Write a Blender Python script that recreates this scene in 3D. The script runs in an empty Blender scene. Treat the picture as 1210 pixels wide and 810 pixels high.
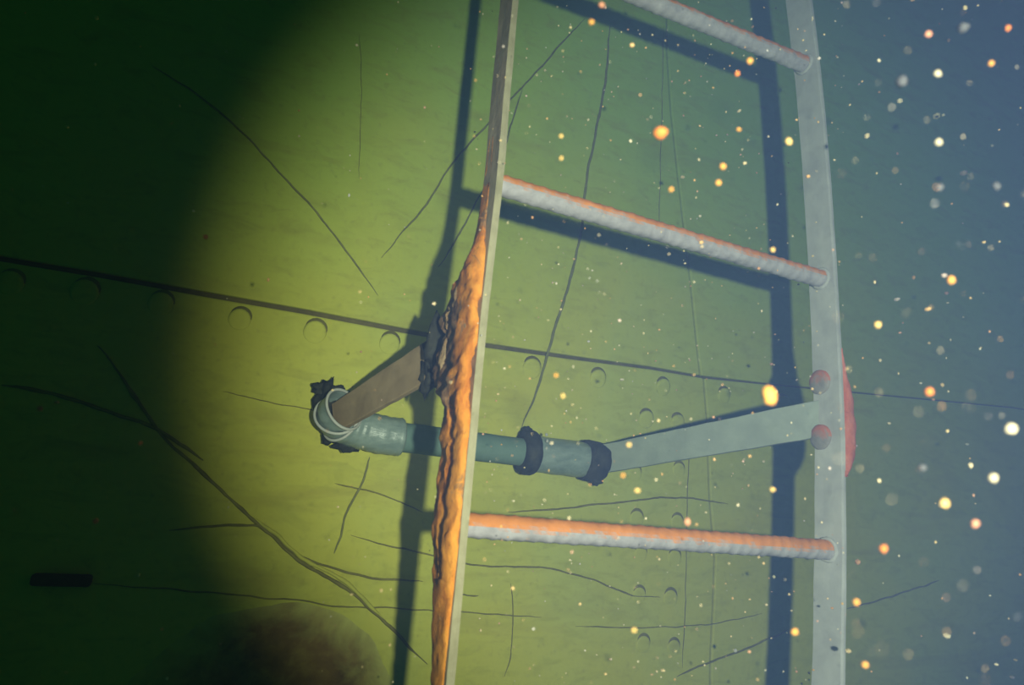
import bpy, bmesh, math, random
from mathutils import Vector, Matrix, noise

# ------------------------------------------------------------------ frame geometry
W, H = 1210, 810
FPX = 777.6                                   # focal length in pixels
CX, CY = 605.0, 405.0
def _n(v): return v.normalized()
R_ = _n(Vector((2450 - CX, 740 - CY, FPX)))   # direction of the rungs as seen by the camera
U_ = Vector((832 - CX, -2650 - CY, FPX)); U_ = _n(U_ - R_ * U_.dot(R_))
N_ = _n(U_.cross(R_));  N_ = N_ if N_.z > 0 else -N_
ZO = 1.0                                      # camera height
CAM = Vector((0, 0, ZO))
YL, YW = 0.50, 0.80                           # ladder front plane, wall face

def ray(px, py):
    d = Vector((px - CX, py - CY, FPX))
    return Vector((d.dot(R_), d.dot(N_), d.dot(U_)))
def at(px, py, Y):                            # point of the plane y = Y seen at a pixel
    d = ray(px, py); return CAM + d * (Y / d.y)

# ------------------------------------------------------------------ camera, world, lights, exposure
sc = bpy.context.scene
col = sc.collection
cam_d = bpy.data.cameras.new('camera'); cam = bpy.data.objects.new('camera', cam_d); col.objects.link(cam)
cam_d.sensor_width = 36.0; cam_d.lens = FPX / W * 36.0
cam_d.clip_start = 0.01
cx_ = Vector((R_.x, N_.x, U_.x)); cu_ = -Vector((R_.y, N_.y, U_.y)); cf_ = Vector((R_.z, N_.z, U_.z))
m = Matrix((( cx_.x, cu_.x, -cf_.x, CAM.x), (cx_.y, cu_.y, -cf_.y, CAM.y), (cx_.z, cu_.z, -cf_.z, CAM.z), (0, 0, 0, 1)))
cam.matrix_world = m
cam_d.dof.use_dof = True; cam_d.dof.focus_distance = 0.86; cam_d.dof.aperture_fstop = 8.0
sc.camera = cam

world = bpy.data.worlds.new('deep_water'); sc.world = world; world.use_nodes = True
bg = world.node_tree.nodes['Background']
bg.inputs['Color'].default_value = (0.03, 0.60, 0.03, 1); bg.inputs['Strength'].default_value = 0.070

def spot(name, loc, target, power, half_deg, blend, radius, colour):
    d = bpy.data.lights.new(name, 'SPOT'); o = bpy.data.objects.new(name, d); col.objects.link(o)
    d.energy = power; d.spot_size = math.radians(half_deg * 2); d.spot_blend = blend
    d.shadow_soft_size = radius; d.color = colour
    o.location = loc
    o.rotation_euler = (Vector(target) - Vector(loc)).to_track_quat('-Z', 'Y').to_euler()
    return o
LIGHT = Vector((0.072, -0.145, ZO + 0.0))
spot('strobe_lamp', LIGHT, at(782, 425, YW), 39.0, 37.4, 0.60, 0.010, (1.0, 0.93, 0.80))
FILL_AIM = at(535, 440, YL)
spot('added_fill', CAM - (FILL_AIM - CAM).normalized()*0.42, FILL_AIM, 7.0, 17, 1.0, 0.008, (1.0, 0.86, 0.62))  # unseen fill added to brighten the rusty stringer's outer face

sc.view_settings.view_transform = 'Standard'; sc.view_settings.look = 'None'
sc.view_settings.gamma = 1.0; sc.view_settings.use_curve_mapping = False
sc.view_settings.exposure = 0.0

# ------------------------------------------------------------------ helpers
def tag(o, label=None, cat=None, group=None, kind=None):
    if label: o['label'] = label
    if cat: o['category'] = cat
    if group: o['group'] = group
    if kind: o['kind'] = kind
    return o
def empty(name, loc):
    o = bpy.data.objects.new(name, None); col.objects.link(o); o.location = loc; o.empty_display_size = 0.05
    return o
def link(name, me, mat, parent=None, smooth=False):
    o = bpy.data.objects.new(name, me); col.objects.link(o)
    if mat and not me.materials: me.materials.append(mat)
    if smooth:
        me.polygons.foreach_set('use_smooth', [True] * len(me.polygons))
    if parent:
        o.parent = parent
        o.matrix_parent_inverse = Matrix.Translation(parent.location).inverted()
    return o
def mesh(name, verts, faces, mat, parent=None, smooth=False):
    me = bpy.data.meshes.new(name); me.from_pydata([tuple(v) for v in verts], [], faces); me.update()
    bm = bmesh.new(); bm.from_mesh(me); bmesh.ops.recalc_face_normals(bm, faces=bm.faces); bm.to_mesh(me); bm.free()
    return link(name, me, mat, parent, smooth)
def bevel(o, w, seg=2):
    b = o.modifiers.new('bevel', 'BEVEL'); b.width = w; b.segments = seg; b.limit_method = 'ANGLE'; b.angle_limit = math.radians(40)
def fbm(p, s, octs=4):
    return noise.fractal(Vector(p) * s, 1.0, 2.0, octs)      # about -1..1
def lerp_tab(tab, t):                         # tab: sorted list of (t, value)
    if t <= tab[0][0]: return tab[0][1]
    for (a, va), (b, vb) in zip(tab, tab[1:]):
        if t <= b: return va + (vb - va) * (t - a) / (b - a)
    return tab[-1][1]
def resample(pts, n):
    pts = [Vector(p) for p in pts]
    L = [0]
    for a, b in zip(pts, pts[1:]): L.append(L[-1] + (b - a).length)
    out = []
    def cr(i, t):
        p0 = pts[max(i-1, 0)]; p1 = pts[i]; p2 = pts[i+1]; p3 = pts[min(i+2, len(pts)-1)]
        return 0.5*((2*p1)+(p2-p0)*t+(2*p0-5*p1+4*p2-p3)*t*t+(3*p1-p0-3*p2+p3)*t**3)
    for k in range(n):
        s = L[-1]*k/(n-1); i = 0
        while i < len(pts)-2 and L[i+1] < s: i += 1
        out.append(cr(i, (s-L[i])/max(L[i+1]-L[i], 1e-9)))
    return out
def sweep(path, prof, caps=True):
    """prof(k, t) -> list of (u, v) offsets; frames from tangent; u = side, v = along Y-ish."""
    verts, faces = [], []
    n = len(path)
    for k, p in enumerate(path):
        t = (path[min(k+1, n-1)] - path[max(k-1, 0)]).normalized()
        ref = Vector((0, 1, 0)) if abs(t.y) < 0.9 else Vector((0, 0, 1))
        a = t.cross(ref).normalized(); b = a.cross(t).normalized()
        ring = prof(k, k/(n-1))
        for (u, v) in ring: verts.append(p + a*u + b*v)
    m_ = len(ring)
    for k in range(n-1):
        for j in range(m_):
            faces.append((k*m_+j, k*m_+(j+1) % m_, (k+1)*m_+(j+1) % m_, (k+1)*m_+j))
    if caps:
        faces.append(tuple(range(m_))[::-1]); faces.append(tuple((n-1)*m_+j for j in range(m_)))
    return verts, faces
def circ(r, n, wob=None):
    return [(r*math.cos(2*math.pi*j/n), r*math.sin(2*math.pi*j/n)) for j in range(n)]

# ------------------------------------------------------------------ materials
def nodes(name):
    mt = bpy.data.materials.new(name); mt.use_nodes = True
    nt = mt.node_tree; b = nt.nodes['Principled BSDF']; return mt, nt, b
def N(nt, typ, **kw):
    n = nt.nodes.new(typ)
    for k, v in kw.items():
        if k in n.inputs: n.inputs[k].default_value = v
        else: setattr(n, k, v)
    return n
def ramp(nt, src, stops):
    r = N(nt, 'ShaderNodeValToRGB'); el = r.color_ramp.elements
    while len(el) < len(stops): el.new(0.5)
    for e, (p, c) in zip(el, stops): e.position = p; e.color = (*c, 1) if len(c) == 3 else c
    nt.links.new(src, r.inputs['Fac']); return r.outputs['Color']
def noise_tex(nt, scale, detail=6, rough=0.6, dist=0.0, stretch=None):
    g = N(nt, 'ShaderNodeNewGeometry')
    src = g.outputs['Position']
    if stretch:
        mp = N(nt, 'ShaderNodeMapping'); mp.inputs['Scale'].default_value = stretch
        nt.links.new(src, mp.inputs['Vector']); src = mp.outputs['Vector']
    t = N(nt, 'ShaderNodeTexNoise', Scale=scale, Detail=detail, Roughness=rough, Distortion=dist)
    nt.links.new(src, t.inputs['Vector']); return t.outputs['Fac']
def mix(nt, fac, a, b):
    mx = N(nt, 'ShaderNodeMix', data_type='RGBA')
    for s, v in ((6, a), (7, b)):
        if isinstance(v, tuple): mx.inputs[s].default_value = (*v, 1)
        else: nt.links.new(v, mx.inputs[s])
    if isinstance(fac, float): mx.inputs[0].default_value = fac
    else: nt.links.new(fac, mx.inputs[0])
    return mx.outputs[2]
def bump(nt, b, h, strength, dist):
    bp = N(nt, 'ShaderNodeBump', Strength=strength, Distance=dist)
    nt.links.new(h, bp.inputs['Height']); nt.links.new(bp.outputs['Normal'], b.inputs['Normal'])
def simple(name, stops, scale, rough=0.8, bs=0.4, bd=0.002, spec=0.2, stretch=None, dist=0.3, metallic=0.0):
    mt, nt, b = nodes(name)
    f = noise_tex(nt, scale, 8, 0.62, dist, stretch)
    nt.links.new(ramp(nt, f, stops), b.inputs['Base Color'])
    b.inputs['Roughness'].default_value = rough; b.inputs['Specular IOR Level'].default_value = spec
    b.inputs['Metallic'].default_value = metallic
    bump(nt, b, f, bs, bd); return mt

# algae-coated hull plating
def wall_material():
    mt, nt, b = nodes('algae_coated_steel')
    big = noise_tex(nt, 3.0, 5, 0.55, 0.6)
    c = ramp(nt, big, [(0.3, (0.44, 0.40, 0.05)), (0.5, (0.50, 0.47, 0.075)), (0.72, (0.46, 0.48, 0.11))])
    g = N(nt, 'ShaderNodeNewGeometry'); sx = N(nt, 'ShaderNodeSeparateXYZ'); nt.links.new(g.outputs['Position'], sx.inputs[0])
    mz = N(nt, 'ShaderNodeMath', operation='MULTIPLY_ADD'); nt.links.new(noise_tex(nt, 4.0, 5, 0.6, 0.4), mz.inputs[0]); mz.inputs[1].default_value = 0.35
    nt.links.new(sx.outputs['Z'], mz.inputs[2])                # greener algae higher up, browner film lower down
    mr = N(nt, 'ShaderNodeMapRange', interpolation_type='SMOOTHSTEP'); mr.inputs['From Min'].default_value = ZO + 0.22; mr.inputs['From Max'].default_value = ZO + 0.95
    nt.links.new(mz.outputs[0], mr.inputs['Value'])
    c = mix(nt, mr.outputs[0], c, (0.34, 0.50, 0.075))
    streak = noise_tex(nt, 5.0, 7, 0.6, 0.5, (0.6, 1.0, 3.2))
    c = mix(nt, ramp(nt, streak, [(0.56, (0, 0, 0)), (0.80, (0.55, 0.55, 0.55))]), c, (0.28, 0.22, 0.05))
    fine = noise_tex(nt, 120.0, 4, 0.6)
    c = mix(nt, ramp(nt, fine, [(0.30, (0.28, 0.28, 0.28)), (0.45, (0, 0, 0))]), c, (0.25, 0.24, 0.06))
    mott = noise_tex(nt, 26.0, 7, 0.68, 0.8, (0.7, 1.0, 1.8))
    c = mix(nt, ramp(nt, mott, [(0.32, (0.42, 0.42, 0.42)), (0.50, (0, 0, 0))]), c, (0.30, 0.30, 0.05))
    nt.links.new(c, b.inputs['Base Color'])
    b.inputs['Roughness'].default_value = 0.85; b.inputs['Specular IOR Level'].default_value = 0.12
    bump(nt, b, noise_tex(nt, 60, 6, 0.6, 0.2), 0.35, 0.0015)
    return mt
M = {}
M['wall'] = wall_material()
M['joint'] = simple('grimy_joint', [(0.3, (0.08, 0.066, 0.018)), (0.7, (0.16, 0.13, 0.035))], 30)
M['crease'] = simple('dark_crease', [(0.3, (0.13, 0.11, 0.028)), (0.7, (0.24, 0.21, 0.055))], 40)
M['wire'] = simple('dark_wire', [(0.3, (0.13, 0.125, 0.045)), (0.7, (0.24, 0.23, 0.08))], 60)
M['stain'] = simple('brown_rust_scale', [(0.3, (0.09, 0.055, 0.016)), (0.52, (0.21, 0.125, 0.032)), (0.72, (0.34, 0.25, 0.06))], 22, bs=0.7, bd=0.004)
def stain_blend():
    nt = M['stain'].node_tree; b = nt.nodes['Principled BSDF']; src = b.inputs['Base Color'].links[0].from_socket
    a = N(nt, 'ShaderNodeAttribute', attribute_name='edge')
    ma = N(nt, 'ShaderNodeMath', operation='MULTIPLY_ADD'); nt.links.new(noise_tex(nt, 18, 7, 0.65, 0.6), ma.inputs[0]); ma.inputs[1].default_value = 0.8
    nt.links.new(a.outputs['Fac'], ma.inputs[2])
    mr = N(nt, 'ShaderNodeMapRange'); mr.inputs['From Min'].default_value = 1.0; mr.inputs['From Max'].default_value = 1.36; nt.links.new(ma.outputs[0], mr.inputs['Value'])
    nt.links.new(mix(nt, mr.outputs[0], src, (0.44, 0.42, 0.11)), b.inputs['Base Color'])
stain_blend()
M['dark'] = simple('black_fouling', [(0.3, (0.012, 0.014, 0.012)), (0.7, (0.05, 0.05, 0.035))], 60, bs=0.8, bd=0.003)
M['rust'] = None
def rust_material(name, hot, deep, black, flake=None):
    mt, nt, b = nodes(name)
    f = noise_tex(nt, 34, 9, 0.68, 0.9, (1, 1, 0.5))
    c = ramp(nt, f, [(0.30, deep), (0.46, hot), (0.60, (hot[0]*1.1, hot[1]*1.3, hot[2]*1.5)), (0.74, deep)])
    if flake:                                          # scabs of tan and brown scale
        k = noise_tex(nt, 20, 8, 0.7, 1.0, (1, 1, 0.6))
        g = N(nt, 'ShaderNodeNewGeometry'); sx = N(nt, 'ShaderNodeSeparateXYZ'); nt.links.new(g.outputs['Position'], sx.inputs[0])
        zl, zh = flake[0]
        mr = N(nt, 'ShaderNodeMapRange', interpolation_type='SMOOTHSTEP'); nt.links.new(sx.outputs['Z'], mr.inputs['Value'])
        mr.inputs['From Min'].default_value = zl - 0.03; mr.inputs['From Max'].default_value = zl + 0.03
        m2 = N(nt, 'ShaderNodeMapRange', interpolation_type='SMOOTHSTEP'); nt.links.new(sx.outputs['Z'], m2.inputs['Value'])
        m2.inputs['From Min'].default_value = zh + 0.02; m2.inputs['From Max'].default_value = zh - 0.02
        mm = N(nt, 'ShaderNodeMath', operation='MULTIPLY'); nt.links.new(mr.outputs[0], mm.inputs[0]); nt.links.new(m2.outputs[0], mm.inputs[1])
        ym = N(nt, 'ShaderNodeMapRange'); nt.links.new(sx.outputs['Y'], ym.inputs['Value'])
        ym.inputs['From Min'].default_value = YL + 0.004; ym.inputs['From Max'].default_value = YL + 0.045
        ym.inputs['To Min'].default_value = -0.12; ym.inputs['To Max'].default_value = 0.30
        ad = N(nt, 'ShaderNodeMath', operation='MULTIPLY_ADD'); nt.links.new(mm.outputs[0], ad.inputs[0]); nt.links.new(ym.outputs[0], ad.inputs[1]); nt.links.new(k, ad.inputs[2])
        tan = ramp(nt, noise_tex(nt, 70, 8, 0.7, 0.6), [(0.3, (0.10, 0.05, 0.025)), (0.5, (0.36, 0.20, 0.10)), (0.7, (0.55, 0.38, 0.24))])
        c = mix(nt, ramp(nt, ad.outputs[0], [(0.58, (0, 0, 0)), (0.66, (1, 1, 1))]), c, tan)
    s = noise_tex(nt, 60, 9, 0.75, 1.6, (1.4, 1.4, 0.45))
    c = mix(nt, ramp(nt, s, [(0.335, (1, 1, 1)), (0.375, (0, 0, 0))]), c, black)
    nt.links.new(c, b.inputs['Base Color']); b.inputs['Roughness'].default_value = 0.9
    b.inputs['Specular IOR Level'].default_value = 0.1
    bump(nt, b, noise_tex(nt, 110, 9, 0.75, 0.4), 1.0, 0.004)
    return mt
M['rust'] = rust_material('orange_rust_crust', (0.90, 0.32, 0.035), (0.58, 0.16, 0.016), (0.07, 0.03, 0.012), ((at(530, 470, YL).z, at(530, 330, YL).z),))
M['rust_pink'] = rust_material('salmon_rust_crust', (0.62, 0.17, 0.09), (0.48, 0.10, 0.05), (0.2, 0.05, 0.03))
M['rust_tan'] = rust_material('tan_rust_scale', (0.42, 0.25, 0.12), (0.22, 0.10, 0.04), (0.04, 0.02, 0.015))
def steel_rust_top(name, steel, rust, lo, hi):
    """grey encrusted steel whose upward side carries settled rust"""
    mt, nt, b = nodes(name)
    f = noise_tex(nt, 55, 7, 0.65, 0.4)
    c0 = ramp(nt, f, [(0.3, tuple(x*0.72 for x in steel)), (0.7, tuple(min(1, x*1.15) for x in steel))])
    g = N(nt, 'ShaderNodeNewGeometry'); sx = N(nt, 'ShaderNodeSeparateXYZ'); nt.links.new(g.outputs['True Normal'], sx.inputs[0])
    ma = N(nt, 'ShaderNodeMath', operation='MULTIPLY_ADD'); nt.links.new(noise_tex(nt, 40, 6, 0.65, 0.3), ma.inputs[0])
    ma.inputs[1].default_value = 1.1; nt.links.new(sx.outputs['Z'], ma.inputs[2])
    mr = N(nt, 'ShaderNodeMapRange'); mr.inputs['From Min'].default_value = lo; mr.inputs['From Max'].default_value = hi
    nt.links.new(ma.outputs[0], mr.inputs['Value'])
    c1 = ramp(nt, noise_tex(nt, 30, 6, 0.6, 0.5), [(0.3, tuple(x*0.8 for x in rust)), (0.7, tuple(min(1, x*1.15) for x in rust))])
    nt.links.new(mix(nt, mr.outputs[0], c0, c1), b.inputs['Base Color'])
    b.inputs['Roughness'].default_value = 0.75; b.inputs['Specular IOR Level'].default_value = 0.25
    bump(nt, b, f, 0.6, 0.002)
    return mt
M['rung'] = steel_rust_top('rung_steel', (0.40, 0.38, 0.40), (0.66, 0.24, 0.06), 0.36, 0.74)
M['stringer_r'] = simple('pale_grey_encrusted_steel', [(0.3, (0.36, 0.36, 0.35)), (0.55, (0.45, 0.45, 0.43)), (0.75, (0.53, 0.53, 0.50))], 30, bs=0.4)
def stringer_l_material():
    mt, nt, b = nodes('brown_grey_bar_steel')
    c = ramp(nt, noise_tex(nt, 30, 7, 0.6, 0.4), [(0.3, (0.40, 0.29, 0.17)), (0.7, (0.54, 0.44, 0.28))])
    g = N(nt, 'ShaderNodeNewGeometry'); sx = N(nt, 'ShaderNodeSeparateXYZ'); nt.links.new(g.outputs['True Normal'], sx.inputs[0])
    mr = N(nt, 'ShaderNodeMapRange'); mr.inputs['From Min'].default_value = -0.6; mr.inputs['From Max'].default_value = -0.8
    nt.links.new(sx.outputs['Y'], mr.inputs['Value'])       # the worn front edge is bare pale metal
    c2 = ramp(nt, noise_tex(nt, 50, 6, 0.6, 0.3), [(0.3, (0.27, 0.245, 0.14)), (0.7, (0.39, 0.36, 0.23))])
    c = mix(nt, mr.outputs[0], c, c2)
    nt.links.new(c, b.inputs['Base Color']); b.inputs['Roughness'].default_value = 0.75; b.inputs['Specular IOR Level'].default_value = 0.2
    bump(nt, b, noise_tex(nt, 80, 6, 0.6), 0.5, 0.002)
    return mt
M['stringer_l'] = stringer_l_material()
M['arm_brown'] = simple('brown_flat_bar', [(0.3, (0.20, 0.14, 0.07)), (0.7, (0.34, 0.25, 0.14))], 28)
M['arm_grey'] = simple('grey_green_flat_bar', [(0.3, (0.24, 0.27, 0.23)), (0.7, (0.33, 0.37, 0.31))], 28)
M['pipe'] = simple('grey_green_pipe', [(0.3, (0.11, 0.18, 0.155)), (0.7, (0.17, 0.245, 0.21))], 26, bs=0.25)
M['wrap'] = simple('glossy_grey_wrap', [(0.3, (0.15, 0.20, 0.19)), (0.7, (0.27, 0.33, 0.31))], 45, rough=0.32, spec=0.6, bs=0.5, bd=0.003, stretch=(1, 1, 2.5))
M['bolt'] = steel_rust_top('rusted_bolt_head', (0.27, 0.25, 0.22), (0.50, 0.16, 0.09), 0.5, 0.8)
def snow_material():
    mt, nt, b = nodes('suspended_sediment')
    g = N(nt, 'ShaderNodeNewGeometry'); v = N(nt, 'ShaderNodeTexWhiteNoise', noise_dimensions='1D')
    nt.links.new(g.outputs['Random Per Island'], v.inputs['W'])
    c = ramp(nt, v.outputs['Value'], [(0.0, (0.6, 0.55, 0.40)), (0.45, (0.65, 0.50, 0.24)), (0.7, (0.62, 0.32, 0.10)), (0.85, (0.5, 0.28, 0.2)), (1.0, (0.55, 0.55, 0.5))])
    nt.links.new(c, b.inputs['Base Color']); b.inputs['Roughness'].default_value = 0.9; b.inputs['Specular IOR Level'].default_value = 0.1
    return mt
M['snow'] = snow_material()
FL = {k: simple('fleck_' + k, [(0.3, tuple(x*0.85 for x in c)), (0.7, c)], 300, bs=0.2) for k, c in dict(
    orange=(0.55, 0.17, 0.03), amber=(0.60, 0.28, 0.05), yellow=(0.60, 0.40, 0.12), pale=(0.50, 0.44, 0.28),
    salmon=(0.50, 0.22, 0.12), grey=(0.07, 0.075, 0.075), rusty=(0.42, 0.17, 0.05)).items()}

# ------------------------------------------------------------------ the wall: backing, plates, seams, rivets
XL, XR, ZB, ZT = -1.6, 4.2, ZO - 1.5, ZO + 3.0
GAP = 0.006
v = [(x, y, z) for x in (XL, XR) for y in (YW + GAP, YW + 0.06) for z in (ZB, ZT)]
wall = mesh('wall_back', v, [(0,1,3,2),(4,6,7,5),(0,4,5,1),(2,3,7,6),(0,2,6,4),(1,5,7,3)], M['joint'])
tag(wall, 'algae-covered riveted steel plate wall behind the ladder', 'wall', kind='structure')

def xz(p): q = at(p[0], p[1], YW); return (q.x, q.z)
seam_px = [(0, 305), (120, 325), (240, 347), (360, 368), (480, 391), (575, 408), (680, 423), (770, 435), (828, 445), (900, 453), (1012, 464), (1200, 482)]
seam = [xz(p) for p in seam_px]
seam = [(XL, seam[0][1] - (seam[1][1]-seam[0][1])/(seam[1][0]-seam[0][0])*(seam[0][0]-XL))] + seam
seam = seam + [(XR, seam[-1][1])]
vu = [xz(p) for p in [(828, 445), (823, 400), (816, 330), (808, 265), (800, 195), (793, 130), (788, 50)]]
vu.append((vu[-1][0], ZT))
vd = [xz(p) for p in [(832, 450), (836, 500), (839, 590), (845, 660), (843, 720), (840, 780)]]
vd.append((vd[-1][0], ZB))
def seam_z(x): return lerp_tab(seam, x)
def plate(poly, thick, name='hull_plate'):
    n = len(poly)
    verts = [(x, YW - thick, z) for x, z in poly] + [(x, YW + GAP + 0.001, z) for x, z in poly]
    faces = [tuple(range(n)), tuple(range(2*n-1, n-1, -1))] + [(i, (i+1) % n, n + (i+1) % n, n+i) for i in range(n)]
    o = mesh(name, verts, faces, M['wall'], wall); bevel(o, 0.0022); return o
wg = lambda x: 0.0030 if x < 0.3 else max(0.0013, 0.0030 - 0.0017*(x-0.3)/0.5)   # half width of the joint
sl = [(x, z) for x, z in seam if x < vu[0][0] - 0.01]; sr = [(x, z) for x, z in seam if x > vu[0][0] + 0.01]
vg = 0.0014
zc = seam_z(vu[0][0])
up = lambda s: [(x, z + wg(x)) for x, z in s]
dn = lambda s: [(x, z - wg(x)) for x, z in s]
x0 = vu[0][0]; xd = vd[0][0]
plate(up(sl) + [(x0 - vg, zc + wg(x0))] + [(x - vg, z) for x, z in vu[1:]] + [(XL, ZT)], 0.0)
plate([(x0 + vg, zc + wg(x0))] + up(sr) + [(XR, ZT)] + [(x + vg, z) for x, z in reversed(vu[1:])], 0.0)
plate(dn(sl) + [(xd - vg, zc - wg(xd))] + [(x - vg, z) for x, z in vd[1:]] + [(XL, ZB)], 0.0)
plate([(xd + vg, zc - wg(xd))] + dn(sr) + [(XR, ZB)] + [(x + vg, z) for x, z in reversed(vd[1:])], 0.0)

# rivets: low domes with a slightly undercut rim
def rivet_mesh():
    verts, faces = [], []
    prof = [(0.0128, 0.001), (0.0132, -0.004), (0.0122, -0.0075), (0.0095, -0.0092), (0.005, -0.0092)]
    n = 16
    for r, y in prof:
        for j in range(n):
            a = 2*math.pi*j/n; q = 0.5 + 0.5*math.sin(a)*r/0.0132; q = q**1.7; verts.append((r*math.cos(a), y*q if y < 0 else y, r*math.sin(a)))
    verts.append((0, -0.0029, 0))
    for k in range(len(prof)-1):
        for j in range(n): faces.append((k*n+j, k*n+(j+1) % n, (k+1)*n+(j+1) % n, (k+1)*n+j))
    t = len(verts)-1
    for j in range(n): faces.append(((len(prof)-1)*n+j, (len(prof)-1)*n+(j+1) % n, t))
    nd = len(faces); b = len(verts); ng = 11                    # dark crescent band round the upper rim
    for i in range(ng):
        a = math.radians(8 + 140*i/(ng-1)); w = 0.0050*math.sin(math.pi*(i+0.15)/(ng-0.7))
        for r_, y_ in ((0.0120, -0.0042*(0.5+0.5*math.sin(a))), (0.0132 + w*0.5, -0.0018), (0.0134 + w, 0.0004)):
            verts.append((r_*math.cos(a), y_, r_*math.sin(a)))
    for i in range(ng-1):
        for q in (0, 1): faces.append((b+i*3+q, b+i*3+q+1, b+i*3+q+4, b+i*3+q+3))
    me = bpy.data.meshes.new('rivet'); me.from_pydata(verts, [], faces); me.update()
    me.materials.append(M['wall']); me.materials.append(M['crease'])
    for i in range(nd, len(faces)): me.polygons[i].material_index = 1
    me.polygons.foreach_set('use_smooth', [True]*len(faces)); return me
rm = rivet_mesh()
riv_px = [(12, 335), (100, 346), (190, 360), (283, 378), (372, 393), (460, 407), (545, 421), (628, 436), (706, 448), (783, 458), (855, 468), (925, 478),
          (763, 496), (800, 500), (752, 614), (800, 618), (755, 704), (792, 708), (750, 560), (802, 556), (757, 655), (797, 660), (760, 762), (796, 766)]
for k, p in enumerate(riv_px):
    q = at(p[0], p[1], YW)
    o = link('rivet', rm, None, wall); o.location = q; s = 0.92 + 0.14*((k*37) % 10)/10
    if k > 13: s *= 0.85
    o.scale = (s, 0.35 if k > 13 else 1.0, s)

def ridge(name, pts, r, mat, parent, depth=0.5, n=None, jit=0.25, taper=True):
    path = resample([at(p[0], p[1], YW) for p in pts], n or max(20, 12*len(pts)))
    L = len(path)
    def prof(k, t):
        e = min(1.0, 6*min(t, 1-t) + 0.25) if taper else 1.0
        rr = r*e*(1 + jit*fbm(path[k], 60, 2)); return circ(rr, 8)
    for k, p in enumerate(path):
        p.y -= r*(1-depth)*0.6
        p.x += 0.0016*fbm((p.x, 3.1, p.z), 30, 4); p.z += 0.0016*fbm((p.x, 8.7, p.z), 30, 4)
    v_, f_ = sweep(path, prof)
    return mesh(name, v_, f_, mat, parent, True)
creases = [
    ([(0, 455), (60, 466), (130, 488), (190, 510), (240, 545)], 0.0032),
    ([(262, 463), (330, 478), (395, 490)], 0.0010),
    ([(200, 626), (260, 622), (310, 623), (350, 655), (420, 680), (500, 688)], 0.0022),
    ([(110, 690), (200, 697), (300, 705), (400, 716), (480, 720), (640, 730)], 0.0014),
    ([(395, 571), (440, 582), (480, 596), (500, 606)], 0.0014),
    ([(415, 632), (450, 643), (500, 654), (560, 668), (620, 670), (650, 672), (700, 686), (745, 703), (780, 706)], 0.0018),
    ([(600, 606), (650, 602), (690, 598), (740, 593), (800, 588), (860, 596)], 0.0020),
    ([(520, 700), (545, 703), (565, 704)], 0.0015),
    ([(680, 740), (760, 742), (840, 738), (900, 725)], 0.0012),
    ([(815, 500), (813, 565), (811, 640), (810, 700), (806, 790)], 0.0012),
    ([(784, 30), (782, 120), (780, 200), (778, 285)], 0.0011),
    ([(1000, 720), (1050, 706), (1110, 686)], 0.0022),
    ([(800, 800), (840, 782), (880, 768), (930, 745)], 0.0022),
    ([(604, 690), (606, 730), (604, 770), (596, 800)], 0.0012),
    ([(425, 40), (427, 100), (424, 210)], 0.0007),
]
for pts, r in creases: ridge('crease', pts, r*0.6, M['crease'], wall)
ridge('torn_seam', [(115, 408), (150, 455), (190, 512), (250, 570), (310, 624), (355, 664), (400, 690), (430, 712), (460, 742), (505, 786)], 0.0019, M['crease'], wall, jit=0.5)
ridge('seam_lip', [(300, 612), (330, 636), (360, 662), (400, 683), (425, 703), (452, 732)], 0.0020, M['wall'], wall, depth=0.1, jit=0.5)

# brown scaly blister low on the wall
def blister(cx, cy, rx, rz, h, name='rust_blister'):
    c = at(cx, cy, YW); nr, na = 16, 64; verts, faces = [], []
    for i in range(nr+1):
        t = i/nr
        for j in range(na):
            a = 2*math.pi*j/na
            e = 1 + 0.06*fbm((math.cos(a), math.sin(a), 3.0), 2.0, 3)
            p = Vector((c.x + rx*t*e*math.cos(a), 0, c.z + rz*t*e*math.sin(a)))
            p.y = YW + 0.001 - h*(1 - t*t)**1.6*(1 + 0.7*fbm(p, 25, 4)) - 0.0012*(1 - t**6); verts.append(p)
    for i in range(nr):
        for j in range(na): faces.append((i*na+j, i*na+(j+1) % na, (i+1)*na+(j+1) % na, (i+1)*na+j))
    o = mesh(name, verts, faces, M['stain'], wall, True)
    at_ = o.data.attributes.new('edge', 'FLOAT', 'POINT')
    for i, v_ in enumerate(o.data.vertices): at_.data[i].value = math.hypot((v_.co.x - c.x)/rx, (v_.co.z - c.z)/rz)
    return o
blister(312, 850, 0.150, 0.125, 0.012)
a0 = at(40, 677, YW); a1 = at(108, 693, YW)
v = [(x, y, z) for x in (a0.x, a1.x) for y in (YW - 0.012, YW + 0.001) for z in (a1.z, a0.z)]
o = mesh('anchor_plate', v, [(0,1,3,2),(4,6,7,5),(0,4,5,1),(2,3,7,6),(0,2,6,4),(1,5,7,3)], M['dark'], wall); bevel(o, 0.003)

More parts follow.
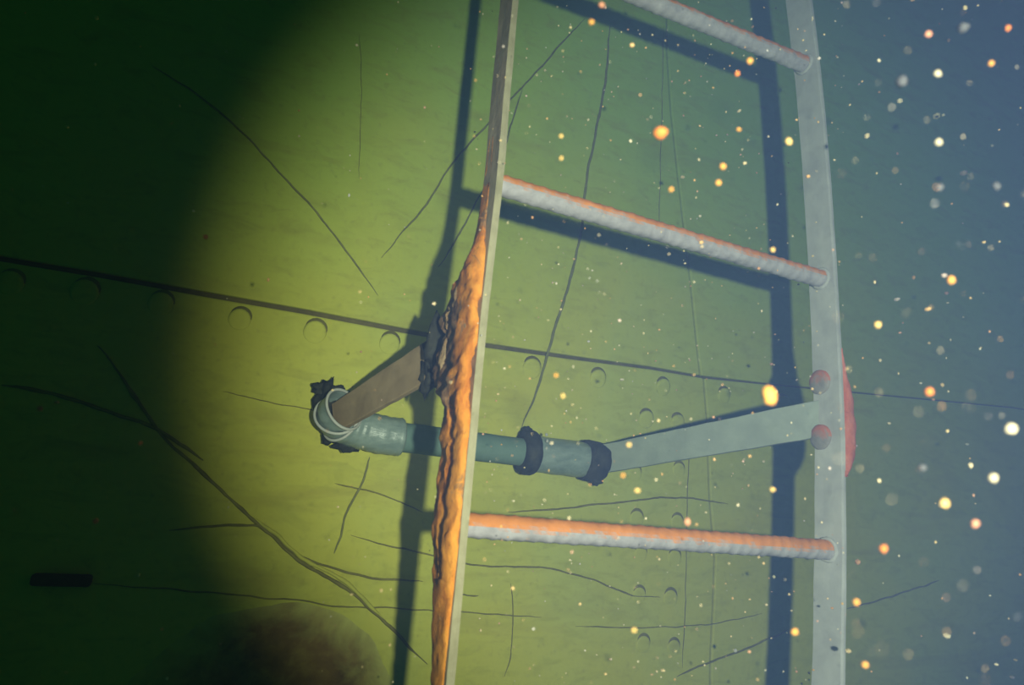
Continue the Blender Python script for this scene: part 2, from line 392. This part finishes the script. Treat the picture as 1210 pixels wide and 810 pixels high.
# ------------------------------------------------------------------ wires lying on the wall
wires = [
    ('thin dark wire hanging straight down between the stringers, crossing the plate seam', 0.0021,
     [(720, 30), (716, 90), (705, 150), (694, 205), (686, 275), (672, 335), (655, 390), (636, 455), (615, 508)]),
    ('thin dark wire slanting from the top rung shadow down behind the rusty stringer', 0.0013,
     [(690, 22), (665, 50), (636, 83), (610, 110), (575, 148), (540, 186), (505, 240), (478, 272), (450, 304)]),
    ('short dark wire end dangling beside the middle rung shadow, behind the rusty stringer', 0.0012, [(617, 105), (605, 145), (590, 190), (560, 245), (535, 290), (518, 316)]),
    ('lone hair-thin wire curving across the bare plate left of the ladder', 0.0013,
     [(180, 78), (232, 112), (285, 156), (320, 193), (352, 228), (385, 265), (415, 305), (446, 350)]),
    ('short kinked wire below the taped elbow', 0.0013, [(437, 540), (428, 570), (412, 600), (403, 632), (394, 655)]),
]
for lab, r, pts in wires:
    tag(ridge('wire', pts, r, M['wire'], None, depth=0.4), lab, 'wire', 'wires lying on the wall')

# ------------------------------------------------------------------ the ladder
BW, BT = 0.034, 0.0066                          # flat bar width (towards the wall) and thickness
ladder = empty('ladder', at(760, 800, YL))
tag(ladder, 'corroded steel wall ladder with flat-bar stringers and ribbed round rungs', 'ladder')
fl_px = [(616, -40), (613, 0), (604, 100), (596, 200), (585, 300), (574, 400), (565, 500), (556, 600), (547, 700), (538, 800), (534, 840)]
fr_px = [(955, -40), (960, 0), (972, 100), (981, 200), (988, 300), (994, 400), (998, 500), (1000, 600), (1000, 700), (999, 800), (998, 840)]
def stringer_path(pxs, n=70):
    P = [at(x, y, YL) for x, y in pxs]
    P = resample(P, n)
    top = P[0] + (P[0]-P[3]).normalized()*0.25; bot = P[-1] + (P[-1]-P[-4]).normalized()*0.2
    return [top] + P + [bot]
PL, PR = stringer_path(fl_px), stringer_path(fr_px)
def path_x(P, z): return lerp_tab(sorted((p.z, p.x) for p in P), z)
def stringer(P, mat, inner, name='stringer', amp=0.0006):
    """inner=-1: the given path is the outer(right) corner and the bar lies to its left"""
    verts, faces = [], []
    for p in P:
        z = p.z
        x1 = p.x; x0_ = p.x - BT
        w = lambda a, b: amp*fbm((a*50, b*50, z), 14, 4)
        ring = [(x0_+w(1, 0), YL+w(3, 1)), ((x0_+x1)/2, YL+w(2, 2)-0.0004), (x1+w(4, 2), YL+w(5, 0)), (x1+w(1, 5), YL+BW*0.5),
                (x1+w(7, 1), YL+BW+w(2, 7)), (x0_+w(8, 1), YL+BW+w(9, 2)), (x0_+w(6, 6), YL+BW*0.66), (x0_+w(6, 3), YL+BW*0.33)]
        for x, y in ring: verts.append((x, y, z))
    m_ = 8; n = len(P)
    for k in range(n-1):
        for j in range(m_): faces.append((k*m_+j, k*m_+(j+1) % m_, (k+1)*m_+(j+1) % m_, (k+1)*m_+j))
    faces.append(tuple(range(m_))); faces.append(tuple((n-1)*m_+j for j in range(m_)))
    return mesh(name, verts, faces, mat, ladder)
sL = stringer(PL, M['stringer_l'], 1); sL['label'] = 'brown flat-bar stringer with pale worn front edge'
sR = stringer(PR, M['stringer_r'], -1); sR['label'] = 'pale grey encrusted flat-bar stringer'

# orange rust crust growing over the outer face of the near stringer
rear_px = [(130, 578), (200, 569), (250, 561), (280, 553), (300, 547), (318, 536), (335, 527), (350, 522), (362, 524), (375, 529), (392, 524), (410, 516), (425, 512),
           (440, 514), (455, 519), (470, 522), (500, 520), (530, 518), (560, 515), (600, 510), (650, 508), (700, 507), (760, 505), (830, 502)]
def crust():
    verts, faces = [], []
    n, na = 300, 34
    ys = [150 + (835-150)*k/(n-1) for k in range(n)]
    fx_tab = [(y, x) for x, y in fl_px]
    for k, y in enumerate(ys):
        xf = lerp_tab(fx_tab, y); pf = at(xf, y, YL); x_out = pf.x - BT; z = pf.z
        # depth of the rear rim from its outline (seen on the outer face)
        xr = lerp_tab(rear_px, y)
        d = ray(xr, y); t = (x_out - 0.004)/d.x; yr = CAM.y + d.y*t
        depth = max(0.012, yr - YL)
        grow = lerp_tab([(150, 0.0), (200, 0.10), (240, 0.25), (285, 0.8), (330, 1.5), (360, 1.7), (400, 1.5), (440, 1.5), (480, 1.0), (560, 0.85), (650, 0.9), (720, 0.5), (835, 0.35)], y)
        y_f = YL + lerp_tab([(150, 0.020), (260, 0.014), (300, 0.006), (420, 0.001), (600, 0.001), (700, 0.003), (835, 0.006)], y)
        y_b = YL + depth
        th = 0.0085*min(grow, 1.25) - 0.0012*max(0, 1 - grow*2)
        for j in range(na):
            a = 2*math.pi*j/na
            u = 0.5 - 0.5*math.cos(a)                       # 0 front .. 1 rear
            yy = y_f + (y_b - y_f)*u
            side = math.sin(a)
            sgn = (1 if side > 0 else -1)*abs(side)**0.6
            if sgn > 0: xx = x_out - th*sgn*(1.15 - 0.65*u)
            else: xx = x_out - sgn*min(BT*0.5, 0.004) + (max(0, yy-(YL+BW))*0.0)
            p = Vector((xx, yy, z))
            am = 0.0042*min(grow, 1.3)
            q = p.copy()
            q.x -= am*(fbm(p, 45, 5)*0.9) + am*0.8*max(0, fbm(p + Vector((5, 0, 0)), 16, 3))
            q.y += am*fbm(p + Vector((0, 9, 0)), 38, 5)*(0.9 if u > 0.3 else 0.2)
            # vertical fissure running down the crust
            fz = y_f + (y_b-y_f)*(0.42 + 0.16*fbm((0, 0, z), 18, 3))
            if sgn > 0.2 and 400 < y < 690:
                q.x += 0.010*math.exp(-((yy-fz)/0.0026)**2)*min(1, grow)
            verts.append(q)
    for k in range(n-1):
        for j in range(na): faces.append((k*na+j, k*na+(j+1) % na, (k+1)*na+(j+1) % na, (k+1)*na+j))
    faces.append(tuple(range(na))); faces.append(tuple((n-1)*na+j for j in range(na)))
    o = mesh('rust_crust', verts, faces, M['rust'], sL, True)
    o['label'] = 'thick bright orange rust crust on the stringer'
    return o
crust()
# brown scale clump where the arm meets the stringer
def clump(name, c, r, mat, parent, seed, squash=(1, 1, 1), amp=0.45, sub=3):
    me = bpy.data.meshes.new(name); bm = bmesh.new(); bmesh.ops.create_icosphere(bm, subdivisions=sub, radius=1.0)
    for v_ in bm.verts:
        p = v_.co.copy(); s = 1 + amp*fbm(p + Vector((seed*7.1, 0, 0)), 1.6, 4)
        v_.co = Vector((p.x*s*r*squash[0], p.y*s*r*squash[1], p.z*s*r*squash[2]))
    bm.to_mesh(me); bm.free()
    o = link(name, me, mat, parent, True)
    if parent: o.matrix_parent_inverse = Matrix.Translation(parent.location).inverted()
    o.location = c; return o
def on_outer(px, py, dx=0.0):
    d = ray(px, py); z0 = at(px, py, YL).z
    xo = path_x(PL, z0) - BT - dx; t = xo/d.x
    return CAM + d*t
for k, (px, py, r, sq) in enumerate([(545, 352, 0.010, (0.7, 0.9, 1.5)), (534, 375, 0.009, (0.7, 1.0, 1.4)), (527, 425, 0.010, (0.7, 0.9, 1.6)), (553, 380, 0.007, (0.6, 0.8, 2.2))]):
    clump('rust_scale', on_outer(px, py, 0.003), r, M['rust_tan'], sL, k+1, sq)
clump('rust_scale', on_outer(514, 408, 0.002), 0.012, M['dark'], sL, 9, (0.8, 1.0, 2.1), 0.6)
clump('rust_scale', on_outer(508, 442, 0.0), 0.012, M['dark'], sL, 12, (0.8, 1.0, 1.6), 0.6)

# ribbed rungs
RR = 0.0098
def rung(pl, pr):
    yc = YL + BW*0.5
    a = at(pl[0], pl[1], yc); b = at(pr[0], pr[1], yc)
    a.x = path_x(PL, a.z) - BT*0.5; b.x = path_x(PR, b.z) - BT + 0.001
    n, na = 150, 20; verts, faces = [], []
    for k in range(n):
        t = k/(n-1); c = a.lerp(b, t)
        for j in range(na):
            th = 2*math.pi*j/na
            s = k/(n-1)*(b.x-a.x)
            rib = 0.0007*max(0, math.sin(2*math.pi*(s/0.0125) + th*1.0))
            p = Vector((c.x, c.y + math.cos(th), c.z + math.sin(th)))
            r = RR + rib + 0.0007*fbm((c.x*1.0, math.cos(th)*0.02, math.sin(th)*0.02 + c.z), 70, 4)
            verts.append((c.x, c.y + r*math.cos(th), c.z + r*math.sin(th)))
    for k in range(n-1):
        for j in range(na): faces.append((k*na+j, k*na+(j+1) % na, (k+1)*na+(j+1) % na, (k+1)*na+j))
    faces.append(tuple(range(na))); faces.append(tuple((n-1)*na+j for j in range(na)))
    o = mesh('rung', verts, faces, M['rung'], ladder, True)
    # weld bead round the far end
    vv, ff = [], []
    nm, nn = 28, 8
    for i in range(nm):
        A = 2*math.pi*i/nm
        for j in range(nn):
            B = 2*math.pi*j/nn; rr = RR + 0.0012 + 0.0022*math.cos(B)*(1+0.3*fbm((math.cos(A), math.sin(A), b.z), 3, 2))
            vv.append((b.x - 0.0018 + 0.0022*math.sin(B), b.y + rr*math.cos(A), b.z + rr*math.sin(A)))
    for i in range(nm):
        for j in range(nn): ff.append((i*nn+j, ((i+1) % nm)*nn+j, ((i+1) % nm)*nn+(j+1) % nn, i*nn+(j+1) % nn))
    mesh('weld_bead', vv, ff, M['stringer_r'], o, True)
    return o
rung((600, -68), (950, 76))
rung((590, 219), (975, 331))
rung((552, 621), (975, 650))

# bolt heads on the inner face of the far stringer, salmon crust on its outer side
for px, py in ((969, 452), (970, 517)):
    d = ray(px, py); z0 = at(px, py, YL).z; xi = path_x(PR, z0) - BT; c = CAM + d*(xi/d.x)
    verts, faces = [], []; na = 20
    prof = [(0.0138, 0.001), (0.0138, -0.0016), (0.0124, -0.0030), (0.008, -0.0038)]
    for r, x in prof:
        for j in range(na):
            A = 2*math.pi*j/na; rr = r*(1 + 0.05*fbm((math.cos(A), math.sin(A), px), 1.5, 3)); verts.append((c.x + x, c.y + rr*math.cos(A), c.z + rr*math.sin(A)))
    verts.append((c.x - 0.004, c.y, c.z)); t = len(verts)-1
    for k in range(len(prof)-1):
        for j in range(na): faces.append((k*na+j, k*na+(j+1) % na, (k+1)*na+(j+1) % na, (k+1)*na+j))
    for j in range(na): faces.append(((len(prof)-1)*na+j, (len(prof)-1)*na+(j+1) % na, t))
    o = mesh('bolt_head', verts, faces, M['bolt'], sR, True); o['label'] = 'rust-stained round bolt head'
def far_crust():
    tab = [(415, 0), (432, 3), (448, 9), (470, 14), (490, 17), (515, 16), (540, 14), (553, 9), (562, 0)]   # how far it shows past the edge, in photograph pixels
    n, na = 60, 14; verts, faces = [], []
    for k in range(n):
        y = 412 + 152*k/(n-1); xe = lerp_tab([(b, a) for a, b in fr_px], y)
        pe = at(xe, y, YL); ww = lerp_tab(tab, y)
        wd = (at(xe + ww, y, YL + 0.006) - at(xe, y, YL + 0.006)).x
        for j in range(na):
            A = 2*math.pi*j/na
            p = Vector((pe.x - 0.001 + (wd + 0.001)*(0.5 + 0.5*math.cos(A)), YL + 0.008 + 0.010*math.sin(A), pe.z))
            p.x += 0.0012*fbm(p, 60, 4)*(1 if wd > 0.003 else 0.2); p.y += 0.002*fbm(p + Vector((3, 0, 0)), 50, 4)
            verts.append(p)
    for k in range(n-1):
        for j in range(na): faces.append((k*na+j, k*na+(j+1) % na, (k+1)*na+(j+1) % na, (k+1)*na+j))
    faces.append(tuple(range(na))); faces.append(tuple((n-1)*na+j for j in range(na)))
    o = mesh('rust_crust', verts, faces, M['rust_pink'], sR, True); o['label'] = 'salmon-red rust crust bulging past the stringer edge'
far_crust()

# ------------------------------------------------------------------ stand-off bracket: two flat arms joined by a pipe
YP = YW - 0.030                                # pipe axis
pA = at(436, 512, YP); pB = at(700, 545, YP)
br = empty('standoff_bracket', (pA + pB)/2)
tag(br, 'stand-off bracket of two flat arms joined by a grey pipe with taped couplings', 'bracket')
PRAD = 0.0175
path = [pA.lerp(pB, -0.02 + k/40*1.08) for k in range(41)]
v_, f_ = sweep(path, lambda k, t: circ(PRAD*(1 + 0.02*fbm(path[k], 40, 3)), 24))
mesh('pipe', v_, f_, M['pipe'], br, True)
def flat_arm(c0, c1, hh0, hh1, th, mat):
    """flat bar on edge from wall end c0 to ladder end c1"""
    n = 24; verts, faces = [], []
    d = (c1-c0).normalized(); side = d.cross(Vector((0, 0, 1))).normalized()
    up_ = side.cross(d).normalized()
    for k in range(n):
        t = k/(n-1); c = c0.lerp(c1, t); hh = hh0 + (hh1-hh0)*t
        w = lambda s: 0.0008*fbm(c + Vector((s, 0, 0)), 40, 3)
        for (a, b) in ((-1, -1), (1, -1), (1, 0), (1, 1), (-1, 1), (-1, 0)):
            verts.append(c + side*(a*th/2) + up_*(b*(hh + w(a+2*b))))
    for k in range(n-1):
        for j in range(6): faces.append((k*6+j, k*6+(j+1) % 6, (k+1)*6+(j+1) % 6, (k+1)*6+j))
    faces.append(tuple(range(6))); faces.append(tuple((n-1)*6+j for j in range(6)))
    o = mesh('arm', verts, faces, mat, br); bevel(o, 0.001); return o
def on_plane_x(px, py, X): d = ray(px, py); return CAM + d*(X/d.x)
# left arm: from the elbow to the rear edge of the near stringer
aL0 = at(396, 495, YP - 0.012); aL1 = on_outer(512, 424, 0.0)
armL = flat_arm(aL0, aL1, 0.0175, 0.0215, 0.007, M['arm_brown']); armL['label'] = 'brown flat arm running to the rusty stringer'
aR0 = at(706, 544, YP - 0.002); zR = at(985, 495, YL).z
aR1 = on_plane_x(985, 492, path_x(PR, zR) + 0.004)
armR = flat_arm(aR0, aR1, 0.0185, 0.0205, 0.007, M['arm_grey']); armR['label'] = 'grey-green flat arm running to the pale stringer'

# coupling near the middle of the pipe
def tube_x(c0, c1, prof, mat, parent, name, amp=0.0, sc_=60, na=28):
    n = len(prof); verts, faces = [], []
    d = (c1-c0); dn_ = d.normalized(); a = dn_.cross(Vector((0, 1, 0))).normalized(); b = a.cross(dn_).normalized()
    for t, r in prof:
        c = c0 + d*t
        for j in range(na):
            A = 2*math.pi*j/na; off = a*math.cos(A) + b*math.sin(A); p = c + off*r
            p = p + off*(amp*fbm(p, sc_, 4)) + dn_*(amp*0.7*fbm(p + Vector((4, 4, 4)), sc_, 3)); verts.append(p)
    for k in range(n-1):
        for j in range(na): faces.append((k*na+j, k*na+(j+1) % na, (k+1)*na+(j+1) % na, (k+1)*na+j))
    faces.append(tuple(range(na))); faces.append(tuple((n-1)*na+j for j in range(na)))
    return mesh(name, verts, faces, mat, parent, True)
def along(px): 
    t = (px - 436)/(700 - 436); lo, hi = -0.2, 1.3
    for _ in range(40):
        mid = (lo+hi)/2; P = pA.lerp(pB, mid) - CAM
        cc = Vector((R_.x*P.x + N_.x*P.y + U_.x*P.z, 0, R_.z*P.x + N_.z*P.y + U_.z*P.z)); x = CX + FPX*cc.x/cc.z
        if x < px: lo = mid
        else: hi = mid
    return pA.lerp(pB, mid)
cp = tube_x(along(622), along(698), [(0, 0.018), (0.02, 0.0225), (0.15, 0.0235), (0.3, 0.023), (0.45, 0.0237), (0.6, 0.0232), (0.75, 0.0238), (0.9, 0.0232), (1, 0.018)], M['wrap'], br, 'coupling', 0.0009, 70)
cp['label'] = 'shiny grey wrapped coupling'
fl1 = tube_x(along(615), along(632), [(0, 0.018), (0.05, 0.0262), (0.3, 0.0285), (0.7, 0.0285), (0.95, 0.026), (1, 0.018)], M['dark'], cp, 'flange', 0.0016, 75)
fl2 = tube_x(along(687), along(712), [(0, 0.018), (0.05, 0.025), (0.3, 0.0265), (0.7, 0.0265), (0.95, 0.025), (1, 0.016)], M['dark'], cp, 'flange', 0.0028, 60)
clump('fouling', along(622) + Vector((0, 0, 0.027)), 0.007, M['dark'], cp, 21, (1.0, 1.0, 0.9))
clump('fouling', along(704) + Vector((0, -0.004, -0.024)), 0.008, M['dark'], cp, 22, (1.1, 1.0, 0.9))
# row of pale tape ends beside the first flange
for k in range(5):
    A = math.radians(150 + 22*k); c = along(636)
    clump('tape_edge', c + Vector((0, 0.0235*math.cos(A), 0.0235*math.sin(A)+0.012)), 0.0019, M['stringer_r'], cp, 30+k, (1.0, 0.8, 1.2), 0.3, 2)

# taped elbow at the wall end of the left arm
e0 = along(474); e1 = pA + Vector((-0.012, 0, 0.002)); e2 = at(413, 500, YP - 0.004); e3 = aL0.lerp(aL1, 0.10)
ep = resample([e0, e1, e2, e3], 30)
ep = resample([along(476), along(452), at(424, 507, YP + 0.001), at(406, 500, YP - 0.004), at(398, 491, YP - 0.016), at(408, 483, YP - 0.030)], 40)
def ep_prof(k, t):
    r = 0.0225 + 0.0004*math.sin(t*60) + 0.0012*fbm(ep[k], 60, 3)
    r *= lerp_tab([(0, 0.8), (0.04, 1.0), (0.8, 1.0), (1, 1.04)], t); return circ(r, 26)
v_, f_ = sweep(ep, ep_prof, False)
el = mesh('elbow', v_, f_, M['wrap'], br, True); el['label'] = 'shiny grey taped elbow'
for q, (t, rr) in enumerate([(0.72, 0.0240), (0.86, 0.0242), (0.975, 0.0242)]):
    i = int(t*39); c = ep[i]; d = (ep[i+1]-ep[i-1]).normalized()
    a = d.cross(Vector((0, 0, 1))).normalized(); b = a.cross(d).normalized(); vv, ff = [], []
    for s in range(36):
        A = 2*math.pi*s/36
        for j in range(8):
            B = 2*math.pi*j/8; w_ = 0.0016
            vv.append(c + (a*math.cos(A) + b*math.sin(A))*(rr + w_*math.cos(B)) + d*(w_*math.sin(B)))
    for s in range(36):
        for j in range(8): ff.append((s*8+j, ((s+1) % 36)*8+j, ((s+1) % 36)*8+(j+1) % 8, s*8+(j+1) % 8))
    o = mesh('clamp_ring', vv, ff, M['stringer_r'], el, True); o['label'] = 'pale thin clamp ring'
# ragged dark fouling round the elbow's wall side
for k, (px, py, dy, r, sq) in enumerate([(386, 474, 0.008, 0.017, (0.7, 0.7, 1.3)), (392, 506, 0.01, 0.015, (0.8, 0.7, 1.2)), (380, 460, 0.012, 0.009, (1.1, 0.7, 0.8)), (410, 524, 0.008, 0.013, (1.3, 0.7, 0.7)), (398, 462, 0.004, 0.010, (1.2, 0.8, 0.7))]):
    clump('fouling', at(px, py, YP + dy), r, M['dark'], el, 41+k, sq, 0.6)

# ------------------------------------------------------------------ water and what drifts in it
def water():
    mt = bpy.data.materials.new('murky_water'); mt.use_nodes = True; nt = mt.node_tree; nt.nodes.clear()
    out = N(nt, 'ShaderNodeOutputMaterial')
    s = N(nt, 'ShaderNodeVolumeScatter'); s.inputs['Color'].default_value = (0.17, 0.275, 0.62, 1); s.inputs['Density'].default_value = 0.155; s.inputs['Anisotropy'].default_value = -0.3
    a = N(nt, 'ShaderNodeVolumeAbsorption'); a.inputs['Color'].default_value = (0.60, 0.76, 0.70, 1); a.inputs['Density'].default_value = 0.8
    ad = N(nt, 'ShaderNodeAddShader'); nt.links.new(s.outputs[0], ad.inputs[0]); nt.links.new(a.outputs[0], ad.inputs[1])
    nt.links.new(ad.outputs[0], out.inputs['Volume'])
    x0_, x1_, y0_, y1_, z0_, z1_ = XL+0.02, XR-0.02, -0.9, YW + 0.05, ZB+0.02, ZT-0.02
    v = [(x, y, z) for x in (x0_, x1_) for y in (y0_, y1_) for z in (z0_, z1_)]
    o = mesh('water', v, [(0,1,3,2),(4,6,7,5),(0,4,5,1),(2,3,7,6),(0,2,6,4),(1,5,7,3)], mt)
    tag(o, 'hazy blue-green water filling the space in front of the wall', 'water', kind='stuff')
water()

random.seed(11)
def snow():
    verts, faces = [], []
    ico = [(0, 0, 1), (0.894, 0, 0.447), (0.276, 0.851, 0.447), (-0.724, 0.526, 0.447), (-0.724, -0.526, 0.447), (0.276, -0.851, 0.447),
           (0.724, 0.526, -0.447), (-0.276, 0.851, -0.447), (-0.894, 0, -0.447), (-0.276, -0.851, -0.447), (0.724, -0.526, -0.447), (0, 0, -1)]
    fi = [(0,1,2),(0,2,3),(0,3,4),(0,4,5),(0,5,1),(1,6,2),(2,7,3),(3,8,4),(4,9,5),(5,10,1),(6,7,2),(7,8,3),(8,9,4),(9,10,5),(10,6,1),(11,7,6),(11,8,7),(11,9,8),(11,10,9),(11,6,10)]
    def add(px, py, Y, rpx):
        c = at(px, py, Y); d = (c-CAM).length; r = rpx*d/FPX
        sq = [random.uniform(0.7, 1.4) for _ in range(3)]; b = len(verts)
        for q in ico: verts.append((c.x+q[0]*r*sq[0], c.y+q[1]*r*sq[1], c.z+q[2]*r*sq[2]))
        for f in fi: faces.append(tuple(b+i for i in f))
    for _ in range(760): add(random.uniform(560, 1000), random.uniform(-10, 820), random.uniform(0.26, 0.66), min(2.4, 0.45+random.expovariate(2.6)))
    for _ in range(70): add(random.uniform(985, 1220), random.uniform(-10, 820), random.uniform(0.07, 0.14), random.uniform(0.25, 0.85))
    for _ in range(95): add(random.uniform(1000, 1220), random.uniform(-10, 820), random.uniform(0.24, 0.6), min(3.0, 0.6+random.expovariate(1.3)))
    for _ in range(110): add(random.uniform(380, 600), random.uniform(-10, 820), random.uniform(0.3, 0.68), min(1.8, 0.4+random.expovariate(3.0)))
    for _ in range(50): add(random.uniform(0, 380), random.uniform(-10, 820), random.uniform(0.3, 0.66), min(2.0, 0.5+random.expovariate(2.2)))
    o = mesh('drifting_sediment', verts, faces, M['snow'])
    tag(o, 'countless tiny pale specks drifting in the water', 'sediment', kind='stuff')
snow()
flecks = [
    (780, 157, 12, 'orange', 0.32, 'big orange fleck drifting above the middle rung'),
    (909, 467, 14, 'amber', 0.30, 'biggest glowing amber fleck in front of the right bracket arm'),
    (932, 167, 5.5, 'yellow', 0.32, 'round pale yellow fleck by the inner edge of the pale stringer'),
    (854, 197, 5, 'amber', 0.33, 'upper of two amber flecks above the middle rung, left of the stringer shadow'),
    (849, 216, 5, 'amber', 0.33, 'lower of two amber flecks above the middle rung, left of the stringer shadow'),
    (793, 224, 4.2, 'amber', 0.34, 'amber fleck just below the big orange fleck'),
    (873, 153, 3.5, 'amber', 0.36, 'small amber fleck between upper rungs at the stringer shadow edge'),
    (886, 72, 4.8, 'amber', 0.34, 'amber fleck touching the underside of the top rung'),
    (871, 87, 4, 'orange', 0.36, 'small orange fleck below the top rung'),
    (711, 6, 4, 'salmon', 0.33, 'salmon fleck at the top edge near the top rung shadow'),
    (699, 26, 4, 'amber', 0.34, 'amber fleck at the upper end of the hanging wire'),
    (663, 161, 3.6, 'yellow', 0.40, 'upper of two yellow flecks right of the rusty stringer top'),
    (663, 187, 3.6, 'yellow', 0.40, 'lower of two yellow flecks right of the rusty stringer top'),
    (913, 295, 4, 'yellow', 0.36, 'yellow fleck over the stringer shadow above the middle rung end'),
    (1037, 384, 5, 'yellow', 0.30, 'bright yellow fleck right of the pale stringer above the salmon crust'),
    (1098, 463, 6, 'orange', 0.26, 'orange fleck on the faint seam at right'),
    (1195, 507, 7, 'pale', 0.20, 'large pale fleck at the right edge of the view'),
    (1116, 595, 7, 'yellow', 0.24, 'large yellow fleck right of the bottom rung level'),
    (1152, 619, 6, 'salmon', 0.25, 'salmon fleck right of and below the large yellow fleck'),
    (1173, 565, 6, 'pale', 0.22, 'pale fleck below the right edge fleck'),
    (1044, 649, 5, 'orange', 0.28, 'orange fleck right of the bottom rung end'),
    (939, 747, 4.5, 'amber', 0.34, 'amber fleck over the stringer shadow below the bottom rung'),
    (913, 579, 4, 'yellow', 0.36, 'yellow fleck on the stringer shadow above the bottom rung'),
    (812, 617, 5, 'salmon', 0.38, 'salmon fleck just above the middle of the bottom rung'),
    (753, 580, 4.5, 'yellow', 0.38, 'yellow fleck under the right end of the coupling'),
    (736, 562, 3.8, 'amber', 0.38, 'amber fleck right of the coupling bottom'),
    (743, 526, 4, 'yellow', 0.38, 'yellow fleck on the grey-green arm beside the coupling'),
    (657, 444, 3.6, 'amber', 0.40, 'amber fleck under the plate seam between two rivets'),
    (665, 468, 3.6, 'yellow', 0.40, 'yellow fleck above the coupling'),
    (749, 745, 4, 'yellow', 0.38, 'yellow fleck below the bottom rung near the bottom edge'),
    (1012, 712, 4, 'amber', 0.30, 'amber fleck at the foot of the pale stringer, its right side'),
    (1022, 786, 4, 'amber', 0.30, 'amber fleck in the bottom corner right of the pale stringer'),
    (1066, 96, 8, 'grey', 0.15, 'dim grey blurred fleck at upper right'),
    (1138, 33, 8, 'grey', 0.15, 'dim grey blurred fleck near the top right corner'),
    (1097, 40, 4.5, 'salmon', 0.24, 'salmon fleck between the two dim grey flecks'),
    (1108, 87, 4.5, 'pale', 0.24, 'pale fleck right of the lower dim grey fleck'),
    (1171, 75, 4, 'amber', 0.24, 'amber fleck at upper right'),
    (1109, 168, 4.5, 'pale', 0.24, 'pale fleck far right, level with the big orange fleck'),
    (1191, 33, 4, 'orange', 0.24, 'orange fleck in the top right corner'),
    (1124, 331, 5, 'amber', 0.24, 'amber fleck far right, level with the middle rung end'),
    (1178, 220, 6, 'grey', 0.16, 'dim grey blurred fleck at right edge, above middle rung level'),
    (1110, 222, 6, 'grey', 0.16, 'dim grey blurred fleck right of the pale stringer, above middle rung level'),
    (1090, 553, 6, 'grey', 0.16, 'dim grey blurred fleck right of the salmon crust foot'),
    (243, 280, 4.5, 'rusty', 0.45, 'dull rusty fleck in the dark left of the lone wire'),
    (47, 483, 4, 'rusty', 0.45, 'dull rusty fleck by the dark left seam'),
    (166, 524, 3.5, 'rusty', 0.45, 'dull rusty fleck beside the torn diagonal seam'),
    (113, 616, 4, 'rusty', 0.45, 'dull rusty fleck at lower left above the dark anchor plate'),
]
for k, (px, py, rp, c, Y, lab) in enumerate(flecks):
    Y = Y*0.55 if c not in ('rusty', 'grey') else Y
    p = at(px, py, Y); r = rp*0.62*(p-CAM).length/FPX
    sq = (random.uniform(0.8, 1.15), random.uniform(0.8, 1.1), random.uniform(0.8, 1.2))
    o = clump('sediment_fleck', p, r, FL[c], None, 60+k, sq, 0.35, 2)
    tag(o, lab, 'fleck', 'larger sediment flecks drifting in the water')
